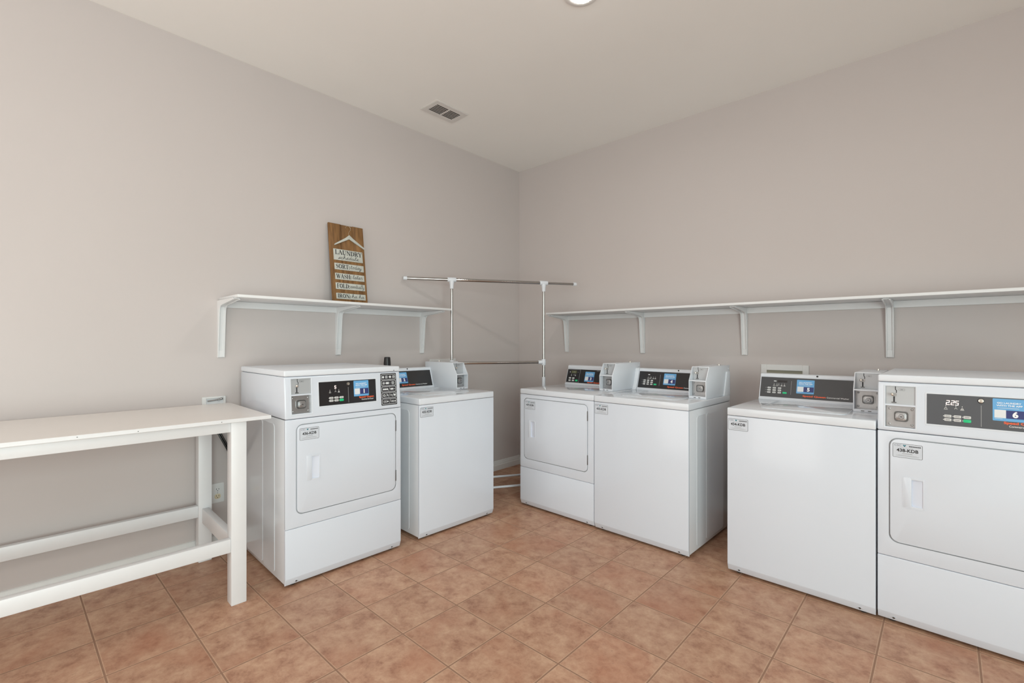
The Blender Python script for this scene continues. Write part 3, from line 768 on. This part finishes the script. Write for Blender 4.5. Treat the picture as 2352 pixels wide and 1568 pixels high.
def laundry_sign():
    O = Vector((.105, -2.079, 1.5375)); T = Vector((.030, -2.079, 2.122)); U = (T-O).normalized()
    t = thing('laundry_sign', 'rustic brown plank sign lettered LAUNDRY schedule, leaning on the left shelf', 'sign', O)
    F = Fr((0, 0, 0), (0, 1, 0), U)
    Wd, Ht = .270, .589
    mb = MB()
    for y0, y1, dz in ((0, .0925, 0), (.0935, .1825, -.002), (.1835, Wd, .001)):
        mb.rr(F, y0, .0, y1, Ht+dz, .001, -.014, -.0005, WOOD, .0012, n=1)
    mb.rr(F, .002, .004, Wd-.002, Ht-.004, .001, -.016, -.010, GAP)
    mb.build('board', t)
    # wire hook and hanger
    Fh = Fr(F.p(0, 0, 0), F.r, F.u)
    mb = MB()
    L = [(.033, .424), (.060, .442), (.105, .468), (.140, .500), (.153, .513), (.166, .500), (.200, .468), (.245, .440), (.268, .424), (.268, .436), (.262, .444)]
    out = [(.031, .420), (.150, .480), (.268, .420), (.270, .436), (.176, .508), (.153, .518), (.130, .508), (.033, .436)]
    lo = [(.032, .4235), (.150, .4845), (.268, .4225)]; hi = [(.036, .436), (.120, .490), (.152, .517), (.182, .492), (.268, .4345)]
    mb.prism([F.p(x, y, 0) for x, y in lo+hi[::-1]], F.n*.009, PLATE, .002, 2)
    hg = mb.build('hanger', t)
    pts = [(.150, .512), (.148, .530), (.155, .545), (.166, .556), (.166, .572), (.154, .584), (.138, .583), (.128, .572), (.128, .564)]
    MB().tube([F.p(x, y, .0045) for x, y in pts], .0017, WIRE, 8).build('hook', hg)
    def plate(a0, b0, a1, b1):
        mb = MB(); mb.rr(F, a0, b0, a1, b1, .001, 0, .004, PLATE, .0008, n=1); return mb
    c = .0047
    mb = plate(.024, .319, .250, .400)
    lettering(mb, F, 'LAUNDRY', SERIF, .034, .362, .030, .210, .0062, .0022, 0, c)
    lettering(mb, F, 'schedule', SCRIPT, .056, .329, .027, .160, .002, .0023, .25, c); mb.build('text_plate', t)
    for b0, b1, wd, sc, wa, sa, sw in ((.249, .296, 'SORT:', 'today', .108, .146, .088), (.177, .223, 'WASH:', 'later', .115, .158, .078), (.106, .153, 'FOLD:', 'eventually', .098, .134, .112), (.036, .078, 'IRON:', 'ha ha', .100, .142, .098)):
        mb = plate(.026, b0, .253, b1); h = b1-b0
        lettering(mb, F, wd, SERIF, .034, b0+h*.22, h*.62, wa, .0056, .0021, 0, c)
        lettering(mb, F, sc, SCRIPT, sa, b0+h*.30, h*.62, sw, .002, .0022 if sc != 'eventually' else .0017, .22, c); mb.build('text_plate', t)
    return t
laundry_sign()

# ------------------------------------------------------------------ garment rack
def garment_rack():
    a = math.radians(31.7); d = Vector((math.sin(a), math.cos(a), 0)); n = Vector((math.cos(a), -math.sin(a), 0))
    pl = Vector((.243, -1.116, 0)); pr = Vector((.669, -.427, 0)); Z = Vector((0, 0, 1)); zt = 1.785; zc = 1.090
    t = thing('garment_rack', 'chrome freestanding garment rack with white joints, in the room corner', 'clothes rack', (pl+pr)/2)
    off = Matrix.Translation(-(pl+pr)/2)
    def mk(mb, nm, p=t):
        o = mb.build(nm, p)
        if p is t: o.matrix_parent_inverse = off
        return o
    le = pl-d*.385; re = pr+d*.300
    mk(MB().tube([le+Z*zt, (le+pr)/2+Z*zt, pr+d*.02+Z*zt], .0125, CHROME, 16), 'top_bar')
    mk(MB().tube([pr+d*.015+Z*(zt-.001), re+Z*(zt-.001)], .0105, CHROME, 16), 'top_bar_extension')
    for p, s in ((le, -1), (re, 1)):
        mk(MB().cyl(p+Z*(zt-(0 if s < 0 else .001)), d*s, [(-.02, .0155), (.006, .0155), (.010, .012)], PLASTIC, 16), 'end_cap')
    mk(MB().tube([pl+Z*zc+d*.02, pr+Z*zc-d*.02], .0115, CHROME, 16), 'cross_bar')
    for p, s in ((pl, 1), (pr, -1)):
        mk(MB().tube([p+Z*.90, p+Z*(zt-.045)], .0105, CHROME, 16), 'pole')
        mk(MB().tube([p+Z*.02, p+Z*.96], .0148, PLASTIC, 16), 'sleeve')
        mb = MB(); mb.cyl(p+Z*(zt-.075), Z, [(0, .0155), (.03, .017), (.055, .021), (.066, .021)], PLASTIC, 16)
        mb.cyl(p+Z*zt-d*.036, d, [(0, .0175), (.004, .0195), (.068, .0195), (.072, .0175)], PLASTIC, 16); mk(mb, 'top_joint')
        mb = MB(); mb.cyl(p+Z*(zc-.026), Z, [(0, .0165), (.003, .018), (.049, .018), (.052, .0165)], PLASTIC, 16)
        mb.cyl(p+Z*zc-d*(.012*s), d*s, [(0, .0165), (.058, .0165), (.062, .0145)], PLASTIC, 16); mk(mb, 'cross_joint')
        mb = MB(); mb.tube([p-n*.205+Z*.040, p+n*.118+Z*.040], .0125, PLASTIC, 12)
        for q in (-.19, .103): mb.cyl(p+n*q, Z, [(0, .014), (.014, .014), (.018, .009), (.034, .009)], PLASTIC, 12)
        mk(mb, 'foot')
    for q in (.106, -.192):
        mk(MB().tube([pl+n*q+Z*.060, pr+n*q+Z*.060], .0095, PLASTIC, 12), 'base_bar')
    return t
garment_rack()

# ------------------------------------------------------------------ wall boxes, socket, cord, bottle
def supply_box(label, F, a0, a1, b0, b1, inner, valve=False, back=None):
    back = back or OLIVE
    t = thing('supply_outlet_box', label, 'outlet box', F.p((a0+a1)/2, b0, 0)); t['group'] = 'white washer supply boxes in the walls'
    off = Matrix.Translation(-Vector(t.location))
    ia, ja, ib, jb = inner
    mb = MB()
    for q in ((a0, b0, ia, b1), (ja, b0, a1, b1), (ia, jb, ja, b1), (ia, b0, ja, ib)):
        mb.prism([F.p(q[0], q[1], .0005), F.p(q[2], q[1], .0005), F.p(q[2], q[3], .0005), F.p(q[0], q[3], .0005)], F.n*.008, TRIM, .0012, 1)
    o = mb.build('frame', t); o.matrix_parent_inverse = off
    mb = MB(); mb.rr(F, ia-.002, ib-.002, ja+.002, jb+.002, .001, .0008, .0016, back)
    o = mb.build('recess', t); o.matrix_parent_inverse = off
    if valve:
        mb = MB(); zc = jb-.010
        mb.tube([F.p(ia+.006, zc-.004, .008), F.p((ia+ja)/2, zc, .011), F.p(ja-.012, zc+.006, .012)], .0045, STEEL, 10)
        mb.ball(F.p(ja-.012, zc+.006, .012), .008, STEEL); mb.cyl(F.p(ja-.024, zc-.002, .003), F.n, [(0, .006), (.012, .006)], STEEL, 10)
        o = mb.build('valve', t); o.matrix_parent_inverse = off
    return t
supply_box('white supply box frame on the right wall behind washer 5', FB, 2.302, 2.594, .93, 1.109, (2.339, 2.557, .965, 1.070))
supply_box('white supply box frame on the left wall behind washer 2 coin box', FL, -1.162, -.872, .94, 1.118, (-1.128, -.906, .97, 1.079))
supply_box('white supply box with grey valve, low on the left wall just above the worktable', FL, -2.848, -2.722, .80, .936, (-2.826, -2.736, .84, .925), True, STW)

def socket():
    F = Fr((0, -2.766, .348), (0, 1, 0), (0, 0, 1))
    t = thing('wall_socket', 'white duplex electrical socket low on the left wall behind the worktable', 'socket', F.p(0, 0, 0))
    Fl = Fr((0, 0, 0), (0, 1, 0), (0, 0, 1))
    mb = MB(); mb.rr(Fl, -.035, -.0585, .035, .0585, .004, .0004, .0055, TRIM, .002); mb.cyl(Fl.p(0, 0, .005), Fl.n, [(0, .003), (.001, .0026)], STEEL, 10); mb.build('cover_plate', t)
    for b in (.0205, -.0205):
        mb = MB(); mb.rr(Fl, -.0165, b-.0145, .0165, b+.0145, .011, .004, .0068, TRIM if b > 0 else IVORY, .0008)
        mb.bar(Fl, -.0075, b-.001, -.005, b+.008, BTXT, .0072); mb.bar(Fl, .005, b-.001, .0075, b+.007, BTXT, .0072); mb.cyl(Fl.p(0, b-.0075, .0066), Fl.n, [(0, .0025), (.0006, .0025)], BTXT, 10)
        mb.build('receptacle', t)
socket()

def cord():
    mb = MB()
    for dz in (0, -.024):
        ctrl = [Vector(q) for q in ((.012, -2.800, .790), (.040, -2.778, .752), (.050, -2.760, .710), (.050, -2.724, .633), (.046, -2.690, .562), (.036, -2.650, .500), (.022, -2.600, .455))]
        mb.tube([q+Vector((0, 0, dz)) for q in ctrl], .0056, BLACK, 8)
    mb.rr(Fr((0, -2.800, .79), (0, 1, 0), (0, 0, 1)), -.014, -.045, .014, .022, .004, .0005, .022, BLACK, .003)
    tag(mb.build('power_cord'), 'doubled black cord hanging on the left wall beneath the table corner', 'cord')
cord()

def bottle():
    a = math.radians(88.25); w = .648
    x, y = .8105, -1.8600
    u, d = .158, .6515
    P = Vector((x+math.cos(a)*u-math.sin(a)*d, y+math.sin(a)*u+math.cos(a)*d, 1.0661))
    mb = MB(); mb.cyl((0, 0, 0), (0, 0, 1), [(0, .0250), (.002, .0264), (.040, .0262), (.076, .0232), (.084, .0222), (.086, .0205), (.0875, .012)], BLACK, 28)
    o = mb.build('black_bottle'); o.location = P
    tag(o, 'small black cylindrical container standing on the console behind dryer 1', 'bottle')
bottle()

# ------------------------------------------------------------------ ceiling vent and light
def vent():
    t = thing('ceiling_vent', 'small white louvred air vent in the ceiling', 'vent', (.433, -1.347, H))
    F = Fr((0, 0, 0), (-1, 0, 0), (0, 1, 0))   # faces down: a = -x, b = y, c = -z
    hw, hl = .102, .155
    mb = MB(); mb.ring(F, -hw, -hl, hw, hl, .004, .006, .0, .004, VENTM); mb.ring(F, -hw+.004, -hl+.004, hw-.004, hl-.004, .003, .036, .003, .0075, VENTM)
    mb.bar(F, -.07, -.008, .07, .008, VENTM, .0072); mb.build('frame', t)
    mb = MB(); mb.bar(F, -.07, -.125, .07, .125, VENTB, .0012); mb.build('backing', t)
    for k in range(7):
        xx = -.0555+k*.0185
        for y0, y1 in ((-.120, -.006), (.006, .120)):
            mb = MB(); mb.prism([F.p(xx-.006, y0, .0070), F.p(xx+.0065, y0, .0018), F.p(xx+.0072, y0, .0026), F.p(xx-.0050, y0, .0076)], (0, y1-y0, 0), VENTM); mb.build('louver', t)
vent()
def downlight(x, y, label):
    t = thing('ceiling_light', label, 'ceiling light', (x, y, H))
    mb = MB(); mb.cyl((0, 0, 0), (0, 0, -1), [(0, .093), (.004, .093), (.007, .088), (.009, .068), (.0085, .062)], LAMPR, 40); mb.build('trim_ring', t)
    mb = MB(); mb.cyl((0, 0, -.0080), (0, 0, -1), [(0, .0615), (.003, .059), (.006, .048), (.008, .030), (.0085, .01)], LAMPM, 40); mb.build('lens', t)
    return t
downlight(1.905, -1.660, 'round white ceiling light glowing at the top edge of view')

# ------------------------------------------------------------------ lights
def area(name, loc, rot, sx, sy, power, col):
    l = bpy.data.lights.new(name, 'AREA'); l.shape = 'RECTANGLE'; l.size = sx; l.size_y = sy; l.energy = power; l.color = col
    o = bpy.data.objects.new(name, l); COL.objects.link(o); o.location = loc; o.rotation_euler = rot
    return o
R90 = math.pi/2
# daylight from glazing in the front and right walls (behind the camera), the ceiling lamp, and added unseen fills
area('daylight_front', (1.3, RY+.03, 1.5), (R90, 0, 0), 2.2, 2.2, 27, (1, .98, .93))
area('daylight_right', (RX-.03, -4.35, 1.25), (R90, 0, R90), 2.4, 2.2, 118, (.83, 1, .985))
area('ceiling_fill', (3.0, -4.0, 1.9), (math.pi, 0, 0), .8, .8, 8, (1, .75, .8))  # unseen upward fill added to brighten the ceiling
def lamp(x, y, p, name='ceiling_lamp_and_fill'):
    l = bpy.data.lights.new(name, 'AREA'); l.shape = 'DISK'; l.size = .14; l.energy = p; l.color = (1, .99, .97); l.spread = math.radians(170)
    o = bpy.data.objects.new(name, l); COL.objects.link(o); o.location = (x, y, H-.014)
lamp(1.905, -1.660, 9)
lamp(3.9, -1.660, 2); lamp(1.905, -4.2, 2); lamp(3.9, -4.2, 2)  # three unseen fill lights added to soften the room, no fixtures modelled
wd = bpy.data.worlds.new('world'); SC.world = wd; wd.use_nodes = True
wd.node_tree.nodes['Background'].inputs['Color'].default_value = (.9, .93, 1, 1); wd.node_tree.nodes['Background'].inputs['Strength'].default_value = .3

# ------------------------------------------------------------------ camera
cam = bpy.data.cameras.new('camera'); co = bpy.data.objects.new('camera', cam); COL.objects.link(co); SC.camera = co
cam.sensor_width = 36; cam.lens = 1079.705*36/2352
cam.shift_x = (1176-1173.931)/2352; cam.shift_y = (785.604-784)/2352
co.location = (3.26061, -3.65790, 1.26514); co.rotation_euler = (R90, 0, math.radians(42.6973))
cam.clip_start = .02

SC.view_settings.view_transform = 'Standard'
SC.view_settings.look = 'None'
SC.view_settings.exposure = 0
